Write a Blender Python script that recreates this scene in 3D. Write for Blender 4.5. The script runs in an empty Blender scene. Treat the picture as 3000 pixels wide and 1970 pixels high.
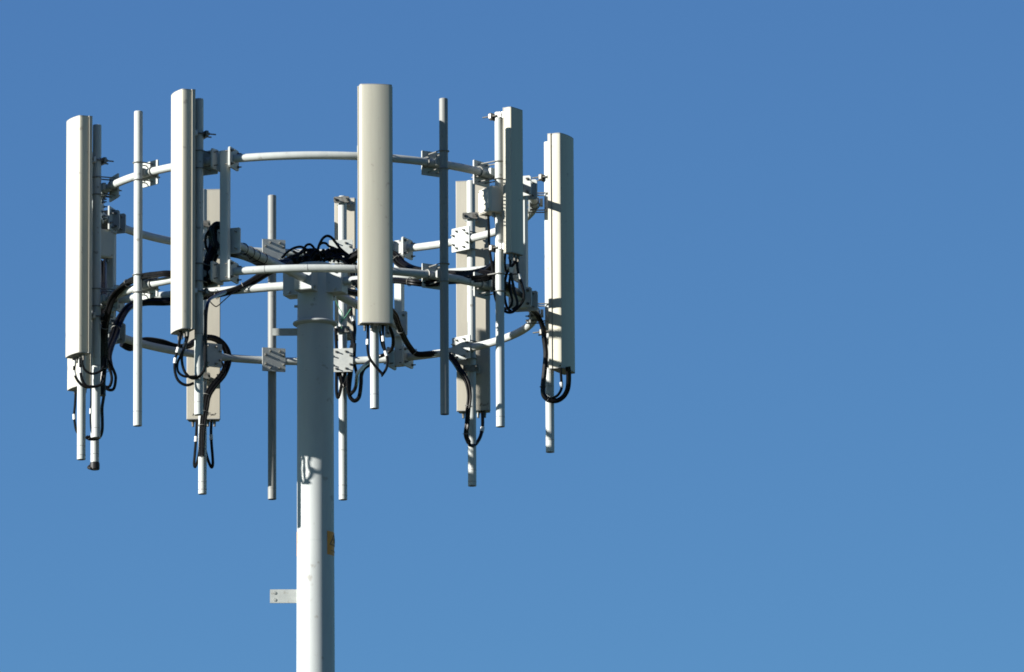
import bpy, math, random
from math import radians as R, sin, cos, pi
from mathutils import Vector as V, Matrix
random.seed(7)
sc = bpy.context.scene
col = sc.collection

# ------------------------------------------------------------------ camera
Z0 = 19.1                                   # height of the middle of the antenna mount above the ground
CAM = V((0.0, -80.0, 1.6))
YAW, PITCH, ROLL = 0.02012703, 0.21161669, -0.00531236
FPX = 29275.0                               # focal length in pixels of the 3000 px wide photograph
fw = V((sin(YAW)*cos(PITCH), cos(YAW)*cos(PITCH), sin(PITCH)))
rt = fw.cross(V((0, 0, 1))).normalized(); up = rt.cross(fw)
rt, up = rt*cos(ROLL)+up*sin(ROLL), up*cos(ROLL)-rt*sin(ROLL)
cd = bpy.data.cameras.new('camera'); cam = bpy.data.objects.new('camera', cd); col.objects.link(cam)
cd.sensor_width = 36; cd.lens = FPX/3000*36; cd.clip_start = 1; cd.clip_end = 9000
m = Matrix((rt, up, -fw)).transposed().to_4x4(); m.translation = CAM; cam.matrix_world = m
sc.camera = cam

# ------------------------------------------------------------------ sky and sun
SUN_AZ, SUN_EL = R(-111.2), R(19.3)         # azimuth clockwise from +Y, elevation
to_sun = V((sin(SUN_AZ)*cos(SUN_EL), cos(SUN_AZ)*cos(SUN_EL), sin(SUN_EL)))
w = bpy.data.worlds.new('World'); sc.world = w; w.use_nodes = True
nt = w.node_tree; bg = nt.nodes['Background']
sky = nt.nodes.new('ShaderNodeTexSky'); sky.sky_type = 'NISHITA'; sky.sun_disc = False
sky.sun_elevation = SUN_EL; sky.sun_rotation = SUN_AZ
sky.altitude = 2500; sky.air_density = 0.5; sky.dust_density = 0.0; sky.ozone_density = 4.0
tint = nt.nodes.new('ShaderNodeMix'); tint.data_type = 'RGBA'; tint.blend_type = 'MULTIPLY'; tint.inputs['Factor'].default_value = 1
tint.inputs[7].default_value = (.80, 1.0, .905, 1)   # white balance of the clear sky
sep = nt.nodes.new('ShaderNodeSeparateColor'); com = nt.nodes.new('ShaderNodeCombineColor')
nt.links.new(sky.outputs[0], sep.inputs[0])
for i in (0, 1): nt.links.new(sep.outputs[i], com.inputs[i])
po = nt.nodes.new('ShaderNodeMath'); po.operation = 'POWER'; po.inputs[1].default_value = .55   # evens out the blue between zenith and horizon
mu = nt.nodes.new('ShaderNodeMath'); mu.operation = 'MULTIPLY'; mu.inputs[1].default_value = 3.1**.45
nt.links.new(sep.outputs[2], po.inputs[0]); nt.links.new(po.outputs[0], mu.inputs[0]); nt.links.new(mu.outputs[0], com.inputs[2])
nt.links.new(com.outputs[0], tint.inputs[6]); nt.links.new(tint.outputs[2], bg.inputs[0]); bg.inputs[1].default_value = 0.0645
sd = bpy.data.lights.new('sun', 'SUN'); sun = bpy.data.objects.new('sun', sd); col.objects.link(sun)
sd.energy = 5.0; sd.angle = R(0.5); sd.color = (1.0, 0.965, 0.89)
sun.rotation_euler = to_sun.to_track_quat('Z', 'Y').to_euler(); sun.location = (0, 0, 60)
sc.cycles.filter_width = 1.75               # the slight softness of a long lens
sc.view_settings.view_transform = 'Standard'; sc.view_settings.look = 'None'
sc.view_settings.exposure = 1.5; sc.view_settings.gamma = 1.0; sc.view_settings.use_curve_mapping = False

# ------------------------------------------------------------------ helpers
def at(px, py, Y):
    """world point seen at pixel (px, py) of the 3000x1970 photograph, at depth Y behind the mast axis"""
    d = fw + rt*((px-1500)/FPX) - up*((py-985)/FPX)
    return CAM + d*((Y-CAM.y)/d.y)

def pol(ang, r, z):
    return V((r*cos(R(ang)), r*sin(R(ang)), Z0+z))

def spline(P, n=8):
    P = [V(p) for p in P]
    if len(P) < 3: return P
    Q = [P[0]*2-P[1]]+P+[P[-1]*2-P[-2]]; out = []
    for i in range(1, len(Q)-2):
        a, b, c, d = Q[i-1:i+3]
        for k in range(n):
            t = k/n
            out.append(0.5*((2*b)+(c-a)*t+(2*a-5*b+4*c-d)*t*t+(3*b-a-3*c+d)*t**3))
    out.append(P[-1]); return out

def frames(P):
    out = []; N = None
    for i, p in enumerate(P):
        T = (P[min(i+1, len(P)-1)]-P[max(i-1, 0)]).normalized()
        if N is None:
            N = T.cross(V((0, 0, 1)) if abs(T.z) < .9 else V((1, 0, 0))).normalized()
        N = (N-T*N.dot(T)).normalized()
        out.append((T, N, T.cross(N)))
    return out

class MB:
    def __init__(s): s.v = []; s.f = []; s.sm = []
    def _add(s, vs, fs, smooth):
        o = len(s.v); s.v += [V(x) for x in vs]; s.f += [[i+o for i in f] for f in fs]; s.sm += [smooth]*len(fs)
        return s
    def box(s, c, ax, ay, az, hx, hy, hz):
        vs = [c+ax*(hx*i)+ay*(hy*j)+az*(hz*k) for k in (-1, 1) for j in (-1, 1) for i in (-1, 1)]
        return s._add(vs, [(0, 2, 3, 1), (4, 5, 7, 6), (0, 1, 5, 4), (2, 6, 7, 3), (0, 4, 6, 2), (1, 3, 7, 5)], False)
    def slab(s, c, ax, ay, az, hx, hy, hz, ch=.004):
        """box with its four edges along az cut and a small chamfer: a plate"""
        pts = [(-hx+ch, -hy), (hx-ch, -hy), (hx, -hy+ch), (hx, hy-ch), (hx-ch, hy), (-hx+ch, hy), (-hx, hy-ch), (-hx, -hy+ch)]
        return s.prism([c+ax*x+ay*y-az*hz for x, y in pts], az*(2*hz))
    def prism(s, base, vec, smooth=False):
        n = len(base); vs = list(base)+[b+vec for b in base]
        fs = [(i, (i+1) % n, (i+1) % n+n, i+n) for i in range(n)]
        s._add(vs, fs, smooth)
        return s._add(vs, [tuple(reversed(range(n))), tuple(range(n, 2*n))], False)
    def tube(s, P, r, n=12, caps=True):
        F = frames(P); vs = []
        rr = r if isinstance(r, (list, tuple)) else [r]*len(P)
        for p, (T, N, B), q in zip(P, F, rr):
            vs += [p+(N*cos(2*pi*k/n)+B*sin(2*pi*k/n))*q for k in range(n)]
        fs = [(i*n+k, i*n+(k+1) % n, (i+1)*n+(k+1) % n, (i+1)*n+k) for i in range(len(P)-1) for k in range(n)]
        s._add(vs, fs, True)
        if caps:
            e = (len(P)-1)*n
            s._add(vs[:n], [tuple(reversed(range(n)))], False); s._add(vs[e:], [tuple(range(n))], False)
        return s
    def lathe(s, c, prof, n=40, a0=0, a1=2*pi):
        """revolve (radius, height) pairs about the vertical through c"""
        full = abs(a1-a0-2*pi) < 1e-6; mm = n if full else n+1; vs = []
        for r, z in prof:
            vs += [c+V((r*cos(a0+(a1-a0)*k/n), r*sin(a0+(a1-a0)*k/n), z)) for k in range(mm)]
        fs = [(i*mm+k, i*mm+(k+1) % mm, (i+1)*mm+(k+1) % mm, (i+1)*mm+k) for i in range(len(prof)-1) for k in range(n)]
        return s._add(vs, fs, True)
    def ring(s, c, ax, R1, r, n=20, k=8):
        """torus of radius R1 about axis ax"""
        ax = ax.normalized(); N = ax.cross(V((0, 0, 1)) if abs(ax.z) < .9 else V((1, 0, 0))).normalized(); B = ax.cross(N); vs = []
        for i in range(n):
            d = N*cos(2*pi*i/n)+B*sin(2*pi*i/n)
            vs += [c+d*(R1+r*cos(2*pi*j/k))+ax*(r*sin(2*pi*j/k)) for j in range(k)]
        return s._add(vs, [(i*k+j, ((i+1) % n)*k+j, ((i+1) % n)*k+(j+1) % k, i*k+(j+1) % k) for i in range(n) for j in range(k)], True)
    def build(s, name, mat, parent=None, bevel=0, sharp=35):
        root = parent
        while root is not None and root.parent is not None: root = root.parent
        off = V(root.location) if root is not None else V((0, 0, 0))
        me = bpy.data.meshes.new(name)
        me.from_pydata([tuple(x-off) for x in s.v], [], s.f)
        for p, q in zip(me.polygons, s.sm): p.use_smooth = q
        import bmesh
        bm = bmesh.new(); bm.from_mesh(me)
        bmesh.ops.remove_doubles(bm, verts=bm.verts, dist=1e-5)
        bmesh.ops.recalc_face_normals(bm, faces=bm.faces)
        bm.to_mesh(me); bm.free()
        me.set_sharp_from_angle(angle=R(sharp))
        me.materials.append(mat)
        o = bpy.data.objects.new(name, me); col.objects.link(o)
        if parent is not None: o.parent = parent
        if bevel:
            b = o.modifiers.new('bevel', 'BEVEL'); b.width = bevel; b.segments = 2; b.limit_method = 'ANGLE'; b.angle_limit = R(50)
        return o

class Many:
    """like pieces, each of which becomes an object of its own"""
    def __init__(s): s.m = []
    def new(s): s.m.append(MB()); return s.m[-1]
    def build(s, name, mat, parent): return [k.build(name, mat, parent) for k in s.m]

def tag(o, label=None, cat=None, group=None, kind=None):
    for k, x in (('label', label), ('category', cat), ('group', group), ('kind', kind)):
        if x: o[k] = x
    return o

def thing(name, loc, label, cat, group=None):
    o = bpy.data.objects.new(name, None); col.objects.link(o); o.location = loc; o.empty_display_size = .2
    return tag(o, label, cat, group)

UP = V((0, 0, 1))
def nd(a): return V((cos(R(a)), sin(R(a)), 0))

# ------------------------------------------------------------------ materials
def mat(name, base, dark=None, rough=.5, metal=0.0, scale=9.0, stretch=(1, 1, .15), amount=.5, bump=0.0, spec=.22, fine=None):
    M = bpy.data.materials.new(name); M.use_nodes = True; n = M.node_tree; b = n.nodes['Principled BSDF']
    b.inputs['Roughness'].default_value = rough; b.inputs['Metallic'].default_value = metal
    b.inputs['Specular IOR Level'].default_value = spec
    tc = n.nodes.new('ShaderNodeTexCoord'); mp = n.nodes.new('ShaderNodeMapping'); mp.inputs['Scale'].default_value = stretch
    n.links.new(tc.outputs['Object'], mp.inputs[0])
    no = n.nodes.new('ShaderNodeTexNoise'); no.inputs['Scale'].default_value = scale; no.inputs['Detail'].default_value = 6; no.inputs['Roughness'].default_value = .65
    n.links.new(mp.outputs[0], no.inputs['Vector'])
    ra = n.nodes.new('ShaderNodeValToRGB'); e = ra.color_ramp.elements
    d = dark or tuple(c*.8 for c in base)
    e[0].position = .5-amount*.4; e[0].color = (*d, 1); e[1].position = .5+amount*.2; e[1].color = (*base, 1)
    n.links.new(no.outputs[0], ra.inputs[0])
    out = ra.outputs[0]
    if fine:                                            # small dark specks and scratches
        n2 = n.nodes.new('ShaderNodeTexNoise'); n2.inputs['Scale'].default_value = fine[0]; n2.inputs['Detail'].default_value = 4
        n.links.new(tc.outputs['Object'], n2.inputs['Vector'])
        r2 = n.nodes.new('ShaderNodeValToRGB'); r2.color_ramp.elements[0].position = fine[1]; r2.color_ramp.elements[1].position = fine[1]+.06
        r2.color_ramp.elements[0].color = (0, 0, 0, 1); r2.color_ramp.elements[1].color = (1, 1, 1, 1)
        n.links.new(n2.outputs[0], r2.inputs[0])
        mx = n.nodes.new('ShaderNodeMix'); mx.data_type = 'RGBA'
        n.links.new(r2.outputs[0], mx.inputs['Factor']); mx.inputs[6].default_value = (*fine[2], 1)
        n.links.new(out, mx.inputs[7]); out = mx.outputs[2]
    n.links.new(out, b.inputs['Base Color'])
    mr = n.nodes.new('ShaderNodeMapRange'); mr.inputs[3].default_value = max(.05, rough-.08); mr.inputs[4].default_value = min(1, rough+.1)
    n.links.new(no.outputs[0], mr.inputs[0]); n.links.new(mr.outputs[0], b.inputs['Roughness'])
    if bump:
        bp = n.nodes.new('ShaderNodeBump'); bp.inputs['Strength'].default_value = bump; bp.inputs['Distance'].default_value = .004
        n.links.new(no.outputs[0], bp.inputs['Height']); n.links.new(bp.outputs[0], b.inputs['Normal'])
    return M

M_paint = mat('pale_grey_paint', (.354, .373, .366), (.285, .303, .298), .45, scale=11, amount=.8, fine=(20, .285, (.22, .22, .20)))
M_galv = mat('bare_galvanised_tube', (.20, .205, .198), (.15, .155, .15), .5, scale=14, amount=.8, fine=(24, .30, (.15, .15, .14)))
M_mast = mat('mast_white_paint', (.342, .362, .362), (.285, .305, .306), .5, scale=6, stretch=(1, 1, .18), amount=.8, fine=(11, .29, (.25, .25, .235)))
M_plate = mat('galvanised_plate', (.331, .347, .335), (.269, .285, .281), .5, metal=.0, scale=14, stretch=(1, 1, 1), fine=(30, .30, (.25, .25, .23)))
M_hot = mat('galvanised_bolt', (.20, .20, .19), (.12, .12, .11), .5, metal=.3, scale=40, stretch=(1, 1, 1))
M_steel = mat('dull_bolt_steel', (.15, .15, .14), (.08, .07, .06), .45, metal=.5, scale=40, stretch=(1, 1, 1))
M_zinc = mat('bright_zinc', (.354, .362, .354), (.254, .262, .262), .38, metal=.35, scale=30, stretch=(1, 1, 1))
M_radome = mat('radome_cream', (.378, .365, .303), (.318, .306, .254), .55, fine=(16, .275, (.25, .235, .20)), scale=6, stretch=(2.5, 2.5, .12), amount=.7)
M_back = mat('antenna_back_cream', (.325, .306, .258), (.270, .257, .219), .5, scale=5, stretch=(2, 2, .2), amount=.7)
M_tray = mat('antenna_tray_grey', (.354, .347, .323), (.308, .308, .285), .5, scale=8)
M_cap = mat('antenna_cap_grey', (.246, .246, .239), (.200, .200, .193), .6, scale=8, stretch=(1, 1, 1))
M_box = mat('amplifier_white', (.424, .408, .362), (.370, .362, .323), .5, scale=12, stretch=(1, 1, .4))
M_black = mat('black_cable_jacket', (.0045, .0045, .005), (.003, .003, .0035), .28, scale=25, stretch=(1, 1, 1), spec=.14)
M_rubber = mat('black_tape', (.014, .014, .015), (.008, .008, .008), .5, scale=30, stretch=(1, 1, 1))
M_white = mat('white_marker_tape', (.554, .554, .539), (.462, .462, .454), .5, scale=60, stretch=(1, 1, 1))
M_green = mat('green_wire', (.06, .20, .12), (.04, .13, .08), .45, scale=30, stretch=(1, 1, 1))
M_ink = mat('dark_ink', (.10, .09, .085), (.07, .065, .06), .7, scale=60, stretch=(1, 1, 1))
M_yellow = mat('warning_yellow', (.56, .22, .03), (.47, .175, .024), .5, scale=20, stretch=(1, 1, 1))
M_red = mat('warning_orange', (.50, .33, .20), (.43, .28, .17), .5, scale=20, stretch=(1, 1, 1))
M_dark = mat('pole_inside', (.10, .10, .095), (.06, .06, .055), .8, scale=20, stretch=(1, 1, 1))
M_band = mat('band_grey', (.185, .189, .189), (.139, .139, .139), .7, scale=40, stretch=(1, 1, 1))

# ------------------------------------------------------------------ ground
g = MB()._add([(-3000, -3000, 0), (3000, -3000, 0), (3000, 3000, 0), (-3000, 3000, 0)], [(0, 1, 2, 3)], False)
ground = g.build('ground', mat('dry_grass', (.042, .05, .022), (.03, .036, .016), .9, scale=.4, stretch=(1, 1, 1), bump=.4))
tag(ground, 'flat grassy ground at the foot of the mast', 'ground', kind='structure')

# ------------------------------------------------------------------ mast
ARMS = (246.3, 159.5, 67.0, -20.0)
ZU, ZL, ZA, RR = .79, -.14, .132, 1.80
mast = thing('cell_tower_mast', (0, 0, 0), 'tall pale grey tubular steel mast carrying the antenna ring', 'mast')
c0 = V((0, 0, 0))
b = MB().lathe(c0, [(.26, 0), (.26, .001), (.165, Z0-6), (.1525, Z0-2.043), (.1505, Z0-2.043), (.1505, Z0-2.037), (.1515, Z0-2.037), (.1495, Z0-.2), (.147, Z0-.155), (.146, Z0+.281), (.140, Z0+.287), (0, Z0+.287)], 64)
b.build('shaft', M_mast, mast)
MB().lathe(c0, [(.145, Z0-.23), (.168, Z0-.222), (.1825, Z0-.213), (.1855, Z0-.205), (.1825, Z0-.198), (.168, Z0-.192), (.145, Z0-.188)], 64).build('collar', M_mast, mast)
for a in ARMS:
    n = nd(a); t = nd(a+90)
    sk = MB().slab(V((0, 0, Z0+ZA))+n*.17, n, UP, t, .085, .1, .078, .006)
    o = sk.build('arm_socket', M_mast, mast, bevel=.003)
    bl = Many()
    for s1 in (-1, 1):
        for s2 in (-1, 1):
            p = V((0, 0, Z0+ZA+s2*.072))+n*.20+t*(s1*.078)
            bl.new().tube([p, p+t*(s1*.018)], .013, 6)
    bl.build('bolt', M_zinc, o)
# lower bracket with its two bolts, upper bracket in the shade
for zc, x0, hh, nm in ((-2.473, -.372, .056, 'step_bracket'), (-.272, -.352, .03, 'step_bracket')):
    br = MB().slab(V(((x0-.12)/2, .012, Z0+zc)), V((1, 0, 0)), UP, V((0, 1, 0)), (-.12-x0)/2, hh, .006, .003)
    o = br.build(nm, M_plate, mast)
    bl = Many()
    if hh > .05:
        for dz in (-.031, .027):
            p = V((x0+.04, .005, Z0+zc+dz)); q = bl.new(); q.tube([p, p-V((0, .004, 0))], .0085, 6); q.ring(p-V((0, .001, 0)), V((0, 1, 0)), .012, .002, 14, 6)
        bl.build('bolt', M_plate, o)
MB().tube([V((-.145, -.01, Z0-.062)), V((-.172, -.012, Z0-.062))], .011, 8).build('lug', M_mast, mast)
MB().ring(V((-.0095, -.148, Z0-.03)), V((0, -1, 0)), .012, .004, 16, 6).build('lug', M_mast, mast)
def sticker(a0, a1, z0, z1, mm, marks):
    r = .1536
    o = MB().lathe(V((0, 0, Z0)), [(r-.0015, z0), (r, z0), (r, z1), (r-.0015, z1)], 16, R(a0), R(a1)).build('warning_sticker', mm, mast)
    if marks:                                           # black triangle outline above a row of dark lines
        k = Many()
        def P(u, q): 
            a = R(a0+(a1-a0)*u); return V(((r+.0012)*cos(a), (r+.0012)*sin(a), Z0+z0+(z1-z0)*q))
        for A, B in (((.15, .45), (.5, .9)), ((.5, .9), (.85, .45)), ((.85, .45), (.15, .45)), ((.5, .55), (.5, .75)), ((.2, .2), (.8, .2))):
            k.new().tube([P(A[0]+(B[0]-A[0])*i/6, A[1]+(B[1]-A[1])*i/6) for i in range(7)], .0028 if A[1] > .4 else .002, 6)
        k.build('warning_print', M_ink, o)
    return o
sticker(-52, 22, -2.15, -1.955, M_yellow, True)
sticker(120, 196, -2.15, -1.945, M_red, False)
MB().slab(V((0, 0, .03)), V((1, 0, 0)), V((0, 1, 0)), UP, .42, .42, .03, .06).build('base_plate', M_plate, mast)

# ------------------------------------------------------------------ ring frame
fr = thing('antenna_ring_frame', (0, 0, Z0+ZA), 'two level circular tube frame on four arms round the mast top', 'antenna frame')
RT = .0325
GAP = 2.55
order = sorted(a % 360 for a in ARMS)
for zc, nm in ((ZU, 'upper_ring'), (ZL, 'lower_ring')):
    for i, a in enumerate(order):
        a0 = a+GAP; a1 = (order[(i+1) % 4]-GAP) % 360
        if a1 < a0: a1 += 360
        n = 40
        P = [pol(a0+(a1-a0)*k/n, RR, zc) for k in range(n+1)]
        arc = MB().tube(P, RT, 20).build(nm, M_paint, fr)
        for ae, s in ((a0, -1), (a1, 1)):
            t = nd(ae+90); c = pol(ae, RR, zc)
            fl = MB().slab(c+t*(s*.008), nd(ae), UP, t, .1, .083, .008, .012)
            o = fl.build('flange_plate', M_plate, fr)
            bo = Many()
            for u in (-.07, .07):
                for q in (-.055, .055):
                    p = c+nd(ae)*u+UP*q
                    k1 = bo.new(); k1.tube([p+t*(s*.05), p-t*(s*.034)], .0055, 8); k1.tube([p-t*(s*.0), p-t*(s*.012)], .0125, 6)
            bo.build('bolt', M_steel, o)
for a in ARMS:
    n = nd(a); t = nd(a+90)
    st = MB().slab(pol(a, RR, (ZU+ZL)/2), n, t, UP, .034, .034, (ZU-ZL)/2+.07, .006).build('strut', M_paint, fr)
    MB().tube([pol(a, .25, ZA), pol(a, RR-.08, ZA)], .0355, 22).build('arm', M_paint, fr)
    ep = MB().slab(pol(a, RR-.075, ZA), t, UP, n, .1, .105, .008, .008).build('arm_end_plate', M_plate, fr)
    bo = Many()
    for u in (-.07, .07):
        for q in (-.07, .07):
            p = pol(a, RR-.083, ZA+q)+t*u; k1 = bo.new(); k1.tube([p+n*.055, p-n*.022], .006, 8); k1.tube([p, p-n*.012], .012, 6)
    bo.build('bolt', M_steel, ep)
# thin darker grey bands round the lower front arc
for a in (252.9+4.2, 268.0, 280.0):
    MB().ring(pol(a, RR, ZL), nd(a+90), RT-.001, .0028, 24, 6).build('thin_band', M_band, fr)

for r in (1.46, 1.33, 1.22, 1.08):
    MB().ring(pol(246.3, r, ZA-.012), nd(246.3), .051, .004, 24, 6).build('strap', M_rubber, fr)

# ------------------------------------------------------------------ poles
POLES = {
 1: (-1.776, -.709, 'mounting pole right behind the leftmost large antenna'),
 2: (-1.430, -1.184, 'bare sunlit pole between the two large antennas at the left'),
 3: (-.934, -1.617, 'shaded pole right behind the second large antenna from the left'),
 4: (.473, -1.856, 'pole hidden behind the front antenna, only its foot hangs out below'),
 5: (1.035, -1.622, 'bare pole in dark shadow right of the front antenna'),
 6: (1.489, -1.138, 'pole carrying the short shaded antenna and a white amplifier box'),
 7: (1.915, -.091, 'rightmost pole, beside the outermost large antenna on the right'),
 8: (1.301, 1.321, 'back pole in front of the antenna seen from behind at the right'),
 9: (.230, 1.893, 'back pole just right of the mast with a dark clamp on its top'),
 10: (-.362, 1.862, 'bare back pole just left of the mast with a grey shaded lower half'),
 11: (-.941, 1.643, 'back pole hanging lowest at the left, before an antenna seen from behind'),
 12: (-1.915, .184, 'outermost left pole, its foot hanging below the leftmost antenna'),
 13: (-1.814, .588, 'far left back pole with black tape round its foot'),
}
RP = .0352
DZ = {}
for k, (x, y, l) in list(POLES.items()):                # every pole sits just outside the ring tube
    q = {1: -.70, 4: -1.848, 5: -1.63, 6: -1.255, 10: 1.80, 12: .155, 11: 1.66}.get(k, math.copysign(math.sqrt(max(1.885**2-x*x, .01)), y) if abs(x) < 1.6 else y)
    DZ[k] = (q-y)*.228; POLES[k] = (x, q, l)
def pole(k, x, y, label):
    a = math.degrees(math.atan2(y, x)); skew = {10: 5}.get(k, 0); n = nd(a+skew); t = nd(a+skew+90)
    ZT, ZB = 1.30+DZ[k], -1.30+DZ[k]
    c = V((x, y, Z0))
    root = thing('mounting_pole', (x, y, Z0+ZB), label, 'pole', 'poles clamped to the antenna ring')
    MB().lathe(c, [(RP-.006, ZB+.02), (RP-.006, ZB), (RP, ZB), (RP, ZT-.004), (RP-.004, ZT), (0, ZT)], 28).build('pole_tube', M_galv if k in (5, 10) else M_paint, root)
    MB().lathe(c, [(RP-.0075, ZB+.006), (RP-.0075, ZB+.3), (0, ZB+.3)], 20).build('pole_inside', M_dark, root)
    rnd = random.Random(k*13+1)
    zs = [ZB+.09+rnd.uniform(-.02, .05)]+([ZB+.035] if k in (8, 9, 11, 12) else [])+([rnd.uniform(-.95, -.6)] if k % 2 else [])
    sb = Many()
    for z in zs: sb.new().ring(c+UP*z, UP, RP-.0006, .0022, 28, 6)
    sb.build('thin_band', M_band, root)  # seam lines round the pole as thin darker grey rings
    for zc in (ZU, ZL):
        ri = RR-RT-.008                                   # plate on the inner side of the ring tube
        rp = math.hypot(x, y)
        pc = pol(a, ri, zc)
        pl = MB().slab(pc, t, UP, n, .1, .1, .006, .004).build('clamp_plate', M_plate, root)
        ub = Many()
        def ubolt(axis, off, centre, rad):                # half loop round a tube, legs through the plate
            # axis: direction in which the two legs are apart; off: offset of the loop along the tube
            d0 = centre+off
            depth = (d0-pc).dot(n)
            Q = [d0+axis*(-rad)-n*depth-n*.036, d0+axis*(-rad)]
            Q += [d0+axis*(-rad*cos(pi*i/10))+n*(rad*sin(pi*i/10)) for i in range(1, 10)]
            Q += [d0+axis*rad, d0+axis*rad-n*depth-n*.036]
            k1 = ub.new(); k1.tube(Q, .0055, 8)
            for sgn in (-1, 1):
                p = d0+axis*(sgn*rad)-n*depth
                k1.tube([p-n*.006, p-n*.016], .0105, 6)
        for dz in (-.072, .072): ubolt(t, UP*dz, pol(a, rp, zc), RP+.006)
        for du in (-.078, .078): ubolt(UP, t*du, pol(a, RR, zc), RT+.006)
        ub.build('u_bolt', M_hot, pl)
        # saddle blocks between ring and pole
        MB().slab(pol(a, (RR+RT+rp-RP)/2, zc), t, UP, n, .03, .03, .012, .006).build('saddle', M_plate, pl)
    if k == 13:
        tp = MB().lathe(c, [(RP, ZB-.004), (RP+.005, ZB), (RP+.006, ZB+.03), (RP+.004, ZB+.055), (RP, ZB+.058)], 24)
        tp.tube(spline([c+V((-.036, 0, ZB+.03)), c+V((-.052, -.01, ZB+.012)), c+V((-.03, -.03, ZB+.0))], 5), .012, 8)
        tp.build('end_tape', M_rubber, root)
    return root
for k, (x, y, l) in POLES.items(): pole(k, x, y, l)

# ------------------------------------------------------------------ panel antennas
BIG = dict(W=.28, lip=.009, tray=.032, side=.086, front=.126, cornerx=.118, bow=.015)
SMALL = dict(W=.175, lip=.0015, tray=.012, side=.07, front=.084, cornerx=.078, bow=.004)
def panel_profile(S):
    hw = S['W']/2; P = []
    # counter-clockwise in (u, v) seen from above is fixed later by recalculated normals
    P += [(-hw+.004, 0), (hw-.004, 0), (hw, .004), (hw, S['tray'])]
    side = [(hw-S['lip'], S['tray']+.004), (hw-S['lip'], S['side']-.02)]
    cx, fy = S['cornerx'], S['front']-S['bow']
    for i in range(1, 7):                                  # rounded corner
        f = i/6*pi/2; side.append((cx+(hw-S['lip']-cx)*cos(f), (S['side']-.02)+(fy-S['side']+.02)*sin(f)))
    arc = []
    for i in range(1, 12):
        u = cx-2*cx*i/12; arc.append((u, fy+S['bow']*(1-(u/cx)**2)))
    return hw, P, side+arc+[(-u, v) for u, v in reversed(side)]
def panel(pk, ang, gap, S, z0, z1, label, zb, ports=(), note=None):
    px, py = POLES[pk][:2]; n = nd(ang); t = nd(ang+90); c = V((px, py, Z0))+n*gap
    root = thing('panel_antenna', c+UP*z0, label, 'antenna', 'panel antennas round the ring')
    hw, tr, cov = panel_profile(S)
    W = lambda u, v, z: c+t*u+n*v+UP*z
    T = S['tray']
    # back tray, groove, radome cover, end caps
    MB().prism([W(u, v, z0+.004) for u, v in [(-hw+.004, 0), (hw-.004, 0), (hw, .004), (hw, T-.003), (hw-.013, T-.003), (hw-.013, T+.006), (-hw+.013, T+.006), (-hw+.013, T-.003), (-hw, T-.003), (-hw, .004)]], UP*(z1-z0-.008)).build('back_tray', M_back, root)
    MB().prism([W(u, v, z0+.005) for u, v in [(hw-S['lip'], T+.0005)]+cov[1:-1]+[(-hw+S['lip'], T+.0005)]], UP*(z1-z0-.010), True).build('radome', M_radome, root, sharp=40)
    for z, dz, nm in ((z1-.005, .007, 'end_cap'), (z0-.002, .007, 'end_cap')):
        q = 1.008
        cap = MB().prism([W(u*q, v*q-.001, z) for u, v in [(-hw+.004, 0), (hw-.004, 0), (hw, .004), (hw, T)]+cov+[(-hw, T), (-hw, .004)]], UP*dz, True).build(nm, M_cap, root, sharp=40)
    # connectors below
    cn = Many()
    for u in ports:
        p = W(u, .05, z0); k1 = cn.new(); k1.tube([p, p-UP*.03], .013, 10); k1.tube([p-UP*.03, p-UP*.055], .0105, 10)
    if ports: cn.build('connector', M_steel, root)
    # two pole brackets
    for z in zb:
        pc = V((px, py, Z0+z))
        br = MB()
        br.slab(pc+n*(RP+.012), t, UP, n, .062, .026, .011, .008)                # jaw between pole and antenna
        if gap-RP-.022 > .006:
            h = (gap-RP-.024)/2
            for s in (-1, 1): br.slab(pc+n*(RP+.023+h)+t*(s*.045), n, UP, t, h+.002, .024, .004, .003)
        ob = br.build('bracket', M_zinc, root)
        jaw = MB().slab(pc-n*(RP+.011), t, UP, n, .066, .026, .011, .008)
        jaw.build('clamp_jaw', M_steel, ob)
        rd = Many()
        for s in (-1, 1):
            p = pc+t*(s*.05); k1 = rd.new(); k1.tube([p+n*(RP+.03), p-n*(RP+.09)], .006, 8); k1.tube([p-n*(RP+.022), p-n*(RP+.036)], .012, 6)
        rd.build('bolt', M_steel, ob)
    if note:
        k = Many()
        for pts in note:
            k.new().tube([W(u, -.0006, z0+z) for u, z in pts], .0022, 6)
        k.build('ink_mark', M_ink, root)
    return root
PB = (-.09, -.035, .035, .09)
# marks scribbled near the foot of two antenna backs (u is mirrored when seen from behind)
def mark(u0, z, s=1.0):
    L = [[(0, 0), (.006, .022), (.022, .024)], [(.004, .012), (.018, .013)], [(.026, .014), (.026, .002), (.034, .002), (.036, .014)], [(.052, .012), (.044, .013), (.043, .003), (.054, .004)], [(.058, .004), (.064, .022), (.07, .018)]]
    return [[(u0-a*s, z+b*s) for a, b in q] for q in L]
big0, big1, bz = -.634, 1.333, (1.0, -.30)
panel(1, 207, .108, BIG, big0, big1, 'leftmost large antenna, its broad cream face in full sun', bz, PB)
panel(3, 202, .085, BIG, big0, big1, 'large sunlit antenna second from the left, taller than the poles round it', bz, PB)
panel(4, 276, .06, BIG, -.634, 1.323, 'large antenna facing the viewer in front of the mast head', bz, PB)
panel(7, -28, .062, BIG, big0, big1, 'rightmost large antenna with cream lit edge and shaded broad face', bz)
panel(8, 82, .10, BIG, -.628, big1, 'large antenna seen from behind at the right back, a pole crossing its middle', bz, PB, mark(-.055, .035)+[[(-.01, .085), (-.018, .084), (-.024, .088)]])
panel(11, 87, .10, BIG, -.637, 1.329, 'large antenna seen from behind at the left back, half hidden by the second antenna', bz, PB, mark(-.035, .028)+mark(.09, .028, .8))
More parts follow.
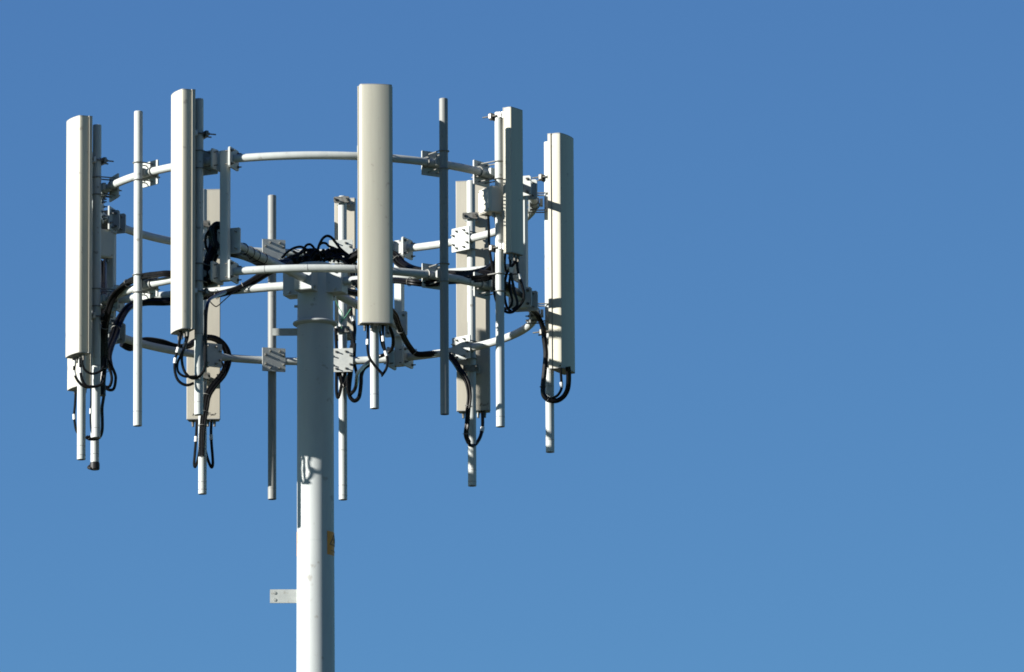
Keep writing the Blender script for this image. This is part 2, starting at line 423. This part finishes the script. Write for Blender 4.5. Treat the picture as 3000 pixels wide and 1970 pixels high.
panel(13, 208, .085, BIG, big0, big1, 'antenna mostly hidden behind the leftmost one, only its white foot showing below', bz, PB)
panel(6, -37, .10, SMALL, .077, 1.279, 'short narrow antenna at the right, shaded but for its sunlit upper left edge', (1.237, .145), (-.05, 0, .05))
panel(9, 80, .10, SMALL, .094, 1.30, 'short narrow antenna seen from behind, just left of the front antenna', (1.255, .14), (-.05, 0, .05))

# ------------------------------------------------------------------ amplifier boxes
def amp(c, ang, w, d, h, label):
    n = nd(ang); t = nd(ang+90); c = V(c)
    root = thing('amplifier_box', c-UP*(h/2), label, 'amplifier', 'amplifier boxes on poles')
    MB().slab(c, t, n, UP, w/2, d/2, h/2, .008).build('housing', M_box, root, bevel=.004)
    MB().slab(c+n*(d/2+.004), t, UP, n, w/2-.008, h/2-.008, .004, .01).build('lid', M_box, root, bevel=.002)
    lg = Many()
    for s in (-1, 1): lg.new().slab(c+t*(s*w*.3)+UP*(h/2+.006), t, n, UP, .02, d*.3, .006, .004)
    lg.build('mounting_lug', M_zinc, root)
    cn = Many()
    for s in (-1, 1):
        p = c+t*(s*w*.27)-UP*(h/2); cn.new().tube([p, p-UP*.035], .014, 10)
    cn.build('connector', M_steel, root)
    bo = Many()
    for s in (-1, 1):
        for q in (-1, 1):
            p = c+n*(d/2+.008)+t*(s*(w/2-.022))+UP*(q*(h/2-.02)); bo.new().tube([p, p+n*.004], .005, 8)
    bo.build('screw', M_steel, root)
amp((1.415, -1.27, Z0+.53), 210, .19, .107, .205, 'white box lit on one face, left of the short shaded antenna')
amp((-1.752, .515, Z0+.58), 300, .155, .09, .235, 'shaded grey box close behind the leftmost antenna pole')

# ------------------------------------------------------------------ cables
def line(pts):                                            # [(px, py, Y), ...] -> world points
    return [at(*p) for p in pts]
def zz(box, pts, Y, src):                                 # points read off an enlarged crop: box origin, its scale, depth or depth list
    ox, oy, s = box; out = []
    for i, p in enumerate(pts):
        y = p[2] if len(p) > 2 else Y
        out.append((ox+p[0]/s, oy+p[1]/s, y))
    return out
def jumper(pts, r, label, bands=(), group=None, m=None, name='jumper_cable', gloss=None):
    P = spline(line(pts), 8)
    root = thing(name, P[0], label, 'cable', group)
    r *= 1.2 if (m is None and r > .006) else 1
    MB().tube(P, r, 10).build('jacket', m or M_black, root)
    for f in bands:
        i = int(f*(len(P)-1)); j = min(i+1, len(P)-1); d = (P[j]-P[i-1 if i else 0]).normalized()
        MB().tube([P[i]-d*.022, P[i]+d*.022], r*1.22, 12).build('marker_band', M_white, root)
    return root
def bundle(pts, r, count, spread, label, ties=(), seed=1, wob=.3, name='cable_bundle', tie_mat=None):
    P = spline(line(pts), 8); F = frames(P); rnd = random.Random(seed)
    root = thing(name, P[0], label, 'cables', None)
    for k in range(count):
        a = 2*pi*k/count+rnd.random(); rad = spread*(.35+.65*rnd.random()) if count > 3 else spread*.8
        tw = rnd.uniform(-1.5, 1.5)*wob; ph = rnd.random()*6
        Q = []
        for i, (p, (T, N, B)) in enumerate(zip(P, F)):
            f = i/len(P); aa = a+tw*f*3+.3*sin(5*f+ph); rd = rad*(1+.25*sin(9*f+ph))
            Q.append(p+(N*cos(aa)+B*sin(aa))*rd)
        MB().tube(Q, r*rnd.uniform(.85, 1.1), 10).build('cable', M_black, root)
    for f in ties:
        i = int(f*(len(P)-1)); MB().ring(P[i], F[i][0], spread+r*.9, .0028, 20, 6).build('cable_tie', tie_mat or M_hot, root)
    return root
GJ = 'thin jumper cables under the antennas'

# front antenna
B3 = (950, 850, 4.466)
jumper(zz(B3, [(572, 450), (570, 600), (568, 760), (590, 880), (665, 995), (765, 1105)], -1.95, 0), .0095, 'thin cable crossing in front of the pole below the front antenna', (.3,), GJ)
jumper(zz(B3, [(770, 450), (770, 620), (788, 760), (825, 900), (815, 1020), (760, 1110), (745, 1120)], -1.93, 0), .0095, 'thin cable right of the pole below the front antenna with two white bands', (.2, .42), GJ)
jumper(zz(B3, [(722, 450), (735, 600), (760, 730), (815, 850), (820, 1000), (770, 1095)], -1.9, 0), .008, 'thinnest cable tucked behind the pole foot below the front antenna', (), GJ)
jumper(zz(B3, [(815, 440, -1.9), (870, 520, -1.85), (903, 640, -1.8), (885, 770, -1.7), (800, 840, -1.65), (700, 880, -1.6), (560, 960, -1.2), (480, 1040, 0), (430, 1110, 1.0), (415, 1250, 1.6), (380, 1330, 1.75), (330, 1350, 1.8)], 0, 0), .0125, 'cable curling from behind the front antenna foot to the back pole', (), GJ)
# back pole just right of the mast
jumper(zz(B3, [(365, 560), (385, 700), (370, 900), (350, 1080), (330, 1250), (330, 1380), (390, 1450), (455, 1400), (480, 1230), (485, 1120), (520, 1030), (600, 970)], 1.80, 0), .0145, 'outer hanging loop right of the back pole beside the mast', (), GJ)
jumper(zz(B3, [(400, 700), (395, 950), (430, 1130), (415, 1260), (350, 1360), (310, 1330), (300, 1150)], 1.78, 0), .0115, 'inner hanging loop right of the back pole beside the mast', (), GJ)
jumper(zz(B3, [(165, 420), (150, 560), (160, 760), (165, 950), (160, 1120), (160, 1330), (180, 1410), (205, 1340), (240, 1180), (280, 1080)], 1.80, 0), .0115, 'hanging loop left of the back pole beside the mast', (.05,), GJ)
jumper(zz(B3, [(345, 230), (355, 330), (385, 420), (400, 520), (385, 640), (350, 760)], 1.82, 0), .0125, 'short black lead with a white band right of the back pole beside the mast', (.3,), GJ)
bundle(zz(B3, [(330, 1060), (320, 1150), (250, 1260), (215, 1180), (190, 1060)], 1.79, 0), .009, 4, .012, 'black cables strapped in a fork on the back pole below its lower plate', (.5,), 5)
jumper(zz(B3, [(150, 90), (160, 160), (210, 260), (240, 330), (215, 430)], 1.80, 0), .0035, 'thin green wire curving over the back pole beside the mast', (), None, M_green, 'ground_wire')
jumper(zz(B3, [(345, 250), (300, 320), (240, 400), (215, 440), (230, 500)], 1.79, 0), .0045, 'thin green wire slanting across the back pole beside the mast', (), None, M_green, 'ground_wire')

# heavy bundles right of the front antenna
bundle([(1010, 770, .0), (1080, 738, -.1), (1150, 748, -.2), (1172, 772, -.25), (1205, 790, -.35), (1260, 799, -.45), (1330, 805, -.62), (1380, 803, -.75), (1425, 790, -.95), (1450, 772, -1.05)], .0115, 11, .032, 'thick black cable bundle drooping to the right from the mast head under the lit arm', (.28, .6), 3)
bundle([(1040, 830, -.5), (1150, 822, -1.2), (1200, 826, -1.45), (1250, 831, -1.5), (1310, 824, -1.42), (1380, 822, -1.3), (1425, 815, -1.2), (1450, 805, -1.16)], .0115, 8, .024, 'lower black cable bundle along the near right ring tube', (.3, .7), 8)
bundle([(1440, 800, -1.1), (1455, 815, -1.12), (1490, 845, -1.0), (1530, 880, -.6), (1551, 903, -.35), (1575, 925, -.25), (1590, 960, -.2), (1594, 994, -.2), (1598, 1037, -.2), (1594, 1090, -.2), (1590, 1130, -.2), (1592, 1158, -.2), (1608, 1173, -.2), (1632, 1174, -.2), (1652, 1160, -.2), (1663, 1136, -.22), (1665, 1100, -.25), (1663, 1075, -.28)], .0125, 3, .012, 'black cable pair looping below the rightmost antenna', (.6, .7), 4, .15, tie_mat=M_rubber)
jumper([(1598, 1060, -.19), (1594, 1110, -.19), (1592, 1150, -.19), (1610, 1168, -.2), (1632, 1160, -.22), (1644, 1142, -.24), (1645, 1125, -.25), (1643, 1090, -.26), (1641, 1070, -.27)], .0095, 'thin jumper with one white band below the rightmost antenna', (.74,), GJ)
bundle([(1000, 850, .3), (1100, 875, .7), (1151, 915, 1.0), (1166, 951, 1.15), (1181, 984, 1.3), (1197, 1012, 1.45), (1220, 1036, 1.52), (1255, 1037, 1.5), (1295, 1036, 1.45), (1322, 1048, 1.35), (1350, 1088, 1.25), (1369, 1120, 1.22), (1376, 1160, 1.22), (1372, 1200, 1.23), (1369, 1245, 1.23), (1366, 1275, 1.24), (1374, 1298, 1.26)], .0115, 6, .019, 'black cable bundle sagging along the far ring to the right back pole', (.22, .36, .8, .93), 6)
jumper([(1413, 1200, 1.48), (1414, 1240, 1.48), (1412, 1262, 1.47), (1405, 1285, 1.42), (1392, 1303, 1.36), (1378, 1305, 1.30), (1370, 1290, 1.26)], .0125, 'jumper with a white band below the antenna seen from behind at the right', (.33,), GJ)
jumper([(1400, 1195, 1.48), (1400, 1222, 1.48)], .007, 'short pale stub hanging under the antenna seen from behind at the right', (), None, M_plate, 'drain_stub')

# short antenna and right amplifier
B6 = (1420, 720, 7.44)
jumper(zz(B6, [(70, -700), (90, -350), (95, 0), (120, 200), (160, 450), (185, 700), (200, 950), (250, 1200), (340, 1340), (470, 1445), (600, 1450), (720, 1360), (820, 1230), (860, 1080), (830, 920), (770, 720), (725, 560), (705, 350), (705, 190)], -1.22, 0), .0095, 'long jumper loop hanging from the white box to the short shaded antenna', (.85,), GJ)
jumper(zz(B6, [(220, -690), (260, -400), (280, -100), (265, 80), (230, 300), (205, 430), (200, 560), (225, 700)], -1.20, 0), .0095, 'short jumper under the white box by its pole', (.35, .5), GJ)
jumper(zz(B6, [(545, 180), (560, 400), (575, 620), (620, 850), (660, 1050), (710, 1230), (690, 1330), (600, 1400)], -1.21, 0), .0095, 'jumper hanging straight under the short shaded antenna', (.24,), GJ)
jumper(zz(B6, [(745, 200), (700, 330), (600, 440), (500, 570), (450, 720), (430, 950), (445, 1200), (500, 1370), (580, 1430)], -1.17, 0), .0095, 'jumper slanting left under the short shaded antenna', (), GJ)
jumper(zz(B6, [(450, 180), (440, 380), (455, 520), (480, 600), (450, 760)], -1.16, 0), .008, 'short black lead beside the pole of the short shaded antenna', (), GJ)

jumper(zz(B6, [(640, 180), (650, 330), (600, 480), (560, 640), (540, 820), (560, 1010), (600, 1200), (560, 1330), (480, 1380), (380, 1330), (320, 1200), (300, 1040)], -1.16, 0), .009, 'jumper looping behind the others under the short shaded antenna', (.2,), GJ)
bundle([(1405, 800, -1.05), (1432, 806, -1.08), (1450, 812, -1.1), (1466, 826, -1.1), (1490, 842, -1.0), (1520, 866, -.75), (1545, 895, -.42)], .0115, 8, .024, 'dense black cable bundle behind the pole of the short shaded antenna', (.5,), 41)

# leftmost antennas
B7 = (170, 1020, 11.16)
jumper(zz(B7, [(540, 330), (538, 560), (530, 760), (555, 880), (620, 1030), (740, 1180), (900, 1275), (1100, 1275), (1300, 1240), (1460, 1150), (1530, 900)], -.80, 0), .0098, 'lowest jumper loop under the leftmost antenna with two white bands', (.08, .26), GJ)
jumper(zz(B7, [(730, 330), (735, 560), (735, 760), (770, 980), (850, 1160), (960, 1250), (1150, 1270)], -.82, 0), .0105, 'jumper loop under the leftmost antenna, in front of the outermost pole', (.33,), GJ)
jumper(zz(B7, [(790, 330), (800, 520), (860, 690), (950, 780), (1100, 840), (1250, 820), (1400, 740), (1500, 600)], -.85, 0), .0085, 'upper shallow jumper loop under the leftmost antenna', (), GJ)
B8 = (170, 1030, 4.223)
jumper(zz(B8, [(560, -60), (590, 60), (650, 160), (705, 280), (712, 360), (690, 460), (640, 478), (590, 450), (560, 390)], -.55, 0), .0105, 'outer drooping loop right of the leftmost antenna foot', (), GJ)
jumper(zz(B8, [(570, -40), (600, 110), (645, 230), (665, 340), (640, 430), (590, 440), (560, 400)], -.5, 0), .0105, 'inner drooping loop right of the leftmost antenna foot', (), GJ)
jumper(zz(B8, [(415, 250), (410, 420), (408, 620), (402, 740), (404, 900), (418, 1000), (450, 1075)], .45, 0), .0065, 'thin cable down the left of the far left back pole', (.5,), GJ)
jumper(zz(B8, [(575, 430), (565, 560), (545, 700), (548, 850), (545, 980), (515, 1060), (450, 1085), (380, 1080), (350, 1050)], .50, 0), .0115, 'cable down the right of the far left back pole, hooked under it', (), GJ)
jumper(zz(B8, [(220, 480), (210, 660), (200, 780), (210, 900), (232, 990), (290, 1050), (350, 1070), (400, 1050)], .42, 0), .009, 'jumper dropping from the hidden antenna behind the outermost left pole', (.33,), GJ)
jumper([(282, 765, .45), (283, 800, .4), (286, 860, .1), (296, 930, -.3), (302, 1000, -.5)], .0085, 'black lead from the shaded box nearer the antenna', (.2,), GJ)
jumper([(303, 765, .45), (302, 800, .4), (302, 850, .1), (306, 920, -.3), (308, 1000, -.5)], .0085, 'black lead from the shaded box nearer the sky', (.3,), GJ)
# left cable bundles
bundle([(640, 826, -1.0), (560, 815, -1.35), (495, 803, -1.42), (450, 806, -1.34), (420, 811, -1.24), (393, 820, -1.12), (370, 832, -1.05), (350, 848, -.98), (334, 868, -.9), (323, 893, -.85), (315, 922, -.8), (308, 955, -.72), (304, 990, -.66), (305, 1040, -.62), (302, 1080, -.6)], .0115, 9, .022, 'black cable bundle riding on the near left ring tube down to the leftmost antenna', (.42, .8), 11)
bundle([(930, 770, .05), (880, 765, .05), (830, 775, .08), (785, 797, .15), (735, 828, .18), (700, 846, .2), (650, 860, .25), (610, 866, .3), (560, 876, .35), (490, 884, .4), (430, 884, .4), (393, 892, .35), (372, 905, .2), (355, 928, .1), (343, 955, .0), (334, 985, -.1), (322, 1015, -.25), (315, 1045, -.35), (320, 1075, -.4)], .0115, 12, .029, 'heavy black cable bundle along the left arm, bending down at the leftmost poles', (.26, .36, .8), 12)
jumper(zz((480, 650, 5.21), [(640, 1080), (700, 1210), (780, 1290), (830, 1280), (920, 1200), (1050, 1090), (1220, 985), (1330, 930)], .15, 0), .0045, 'thin stray wire looping below the left arm bundle', (), None)
bundle([(303, 770, .2), (304, 850, -.2), (305, 930, -.45), (305, 1000, -.58), (304, 1060, -.6), (301, 1110, -.62), (300, 1160, -.62)], .0115, 11, .034, 'black cables strapped to the pole behind the leftmost antenna', (.3, .75), 14)

# second antenna from the left
B9 = (480, 930, 2.842)
jumper(zz(B9, [(140, 105), (132, 190), (118, 265), (98, 340), (90, 430), (110, 510), (150, 552), (200, 565), (250, 548)], -1.72, 0), .0098, 'lowest jumper loop under the second antenna from the left', (.28, .42), GJ)
jumper(zz(B9, [(188, 105), (186, 180), (170, 250), (150, 330), (158, 410), (185, 470), (235, 508), (290, 495), (335, 440), (347, 340), (346, 200), (346, 60), (344, -60)], -1.70, 0), .0098, 'jumper under the second antenna turning up along its pole', (.15,), GJ)
jumper(zz(B9, [(205, 105), (198, 170), (180, 230), (150, 300), (115, 380), (118, 450), (160, 488), (220, 495), (280, 490)], -1.71, 0), .0085, 'middle jumper loop under the second antenna from the left', (), GJ)
bundle([(347/2.842+480, 1075, -1.66), (601, 1040, -1.66), (601, 1000, -1.65), (602, 960, -1.62), (604, 915, -1.58), (610, 885, -1.4), (625, 872, -1.0), (660, 858, -.2)], .010, 3, .009, 'black cables running up the pole behind the second antenna', (.35,), 21)
bundle([(850, 775, -.35), (790, 782, -.65), (740, 758, -1.0), (700, 742, -1.35), (670, 735, -1.5), (645, 725, -1.52), (634, 700, -1.5), (628, 672, -1.5), (640, 663, -1.5), (646, 690, -1.48), (634, 730, -1.5), (618, 765, -1.52), (604, 790, -1.55), (600, 830, -1.6)], .0115, 16, .042, 'black cable coil behind the second antenna fed along the near left arm', (), 22)
jumper([(640, 662, -1.5), (612, 678, -1.5), (602, 700, -1.5), (604, 725, -1.5), (615, 750, -1.52), (622, 775, -1.54)], .0095, 'outer loop of the cable coil by the second antenna', (), GJ)
bundle([(632, 668, -1.46), (626, 690, -1.46), (625, 715, -1.46), (622, 745, -1.48), (614, 775, -1.5)], .0115, 12, .036, 'tight black coil strands beside the near left strut', (), 23)
# antenna seen from behind at the left
bundle([(356, 1009, .95), (378, 1021, 1.0), (400, 1012, 1.1), (421, 999, 1.15), (470, 1004, 1.3), (513, 1017, 1.4), (552, 1015, 1.5), (573, 1001, 1.56), (603, 990, 1.585), (636, 997, 1.62), (660, 1023, 1.645), (666, 1056, 1.652), (652, 1095, 1.636), (626, 1127, 1.608), (606, 1159, 1.586), (600, 1194, 1.58), (595, 1229, 1.575), (592, 1270, 1.572), (590, 1338, 1.572)], .0115, 10, .027, 'black cable bundle in a big loop down to the lowest left back pole', (.78, .86, .92), 31)
jumper(zz(B9, [(275, 850), (272, 940), (266, 1040), (258, 1140), (252, 1220), (262, 1245), (285, 1180), (300, 1080), (308, 960)], 1.72, 0), .0098, 'left jumper under the antenna seen from behind at the left', (.22,), GJ)
jumper(zz(B9, [(397, 850), (393, 950), (397, 1050), (405, 1150), (408, 1225), (395, 1248), (368, 1190), (345, 1100), (330, 980)], 1.72, 0), .0105, 'right jumper under the antenna seen from behind at the left', (.2,), GJ)
jumper(zz(B9, [(358, 288), (400, 300), (450, 335), (485, 380), (502, 430), (505, 470)], 1.58, 0), .008, 'thin inner arc inside the big loop at the lowest left back pole', (), GJ)

# tangle on top of the mast
BT = (820, 680, 7.817)
tang = [
 ([(40, 600), (150, 480), (300, 380), (450, 340), (560, 370), (640, 450), (700, 560)], .0, .0085, 'long low cable arch at the left end of the mast top tangle'),
 ([(540, 470), (575, 350), (620, 298), (690, 285), (755, 335), (800, 410), (830, 520)], .02, .0085, 'small round cable arch at the middle of the mast top tangle'),
 ([(850, 600), (870, 420), (905, 290), (985, 150), (1080, 92), (1180, 130), (1290, 260), (1400, 400), (1600, 560), (1750, 680)], .0, .0095, 'tallest cable arch above the mast top'),
 ([(870, 420), (900, 320), (960, 258), (1050, 262), (1130, 330), (1250, 375), (1400, 460), (1600, 610)], .04, .0085, 'second tallest cable arch nested under the tallest one'),
]
for pts, Y, r, l in tang: jumper(zz(BT, pts, Y, 0), r, l, (), 'cable arches on the mast top')
rr = random.Random(5)
tb = thing('cable_tangle', at(920, 760, 0), 'snarl of black cables heaped on top of the mast', 'cables')
for pts, Y in (([(90, 640), (250, 560), (400, 540), (550, 450), (700, 400), (850, 440), (900, 560)], .06), ([(200, 650), (400, 600), (600, 560), (750, 540), (900, 480), (1000, 560), (1150, 560), (1300, 520), (1450, 520), (1600, 600), (1720, 700)], .02),
               ([(860, 400), (980, 560), (1100, 450), (1250, 400), (1420, 430), (1560, 540), (1660, 680)], .0), ([(300, 440), (420, 500), (520, 430), (600, 400), (720, 470), (760, 560)], .08),
               ([(280, 700), (260, 620), (330, 540), (420, 560), (400, 660), (480, 700)], -.04), ([(500, 660), (560, 560), (650, 560), (700, 620), (680, 690)], -.06), ([(660, 640), (720, 520), (780, 560), (760, 640), (700, 690)], .0),
               ([(1000, 620), (1150, 580), (1300, 560), (1420, 600), (1520, 660), (1600, 740)], -.05), ([(1100, 460), (1200, 380), (1300, 400), (1420, 470), (1520, 560), (1620, 660)], .1), ([(400, 700), (600, 660), (800, 600), (1000, 640), (1200, 620), (1400, 600), (1600, 660)], .1),
               ([(540, 380), (560, 480), (640, 540), (760, 420), (820, 400), (900, 470), (980, 520)], .05), ([(1580, 600), (1660, 560), (1740, 480), (1790, 440)], .12), ([(1240, 640), (1300, 600), (1400, 620), (1500, 700), (1560, 760)], -.08), ([(120, 690), (260, 720), (380, 660), (520, 600), (640, 480)], .1)):
    MB().tube(spline(line(zz(BT, pts, Y, 0)), 8), .0085+rr.random()*.003, 10).build('cable', M_black, tb)
for k in range(12):
    x0 = rr.uniform(150, 1250); wd = rr.uniform(260, 520); y0 = rr.uniform(600, 680); Y = rr.uniform(-.06, .12)
    pts = [(x0+wd*i/6+rr.uniform(-25, 25), y0-rr.uniform(110, 230)*sin(pi*i/6)**.7+(40 if i in (0, 6) else 0)) for i in range(7)]
    MB().tube(spline(line(zz(BT, pts, Y, 0)), 8), .0085+rr.random()*.003, 10).build('cable', M_black, tb)
for k, pts in enumerate(([(1600, 620), (1650, 800), (1640, 960), (1665, 1090), (1740, 1220), (1830, 1330)], [(1650, 640), (1720, 800), (1700, 950), (1720, 1080), (1800, 1200)], [(1700, 650), (1790, 820), (1770, 980), (1800, 1100)])):
    MB().tube(spline(line(zz(BT, pts, .05+k*.05, 0)), 8), .010, 10).build('cable', M_black, tb)
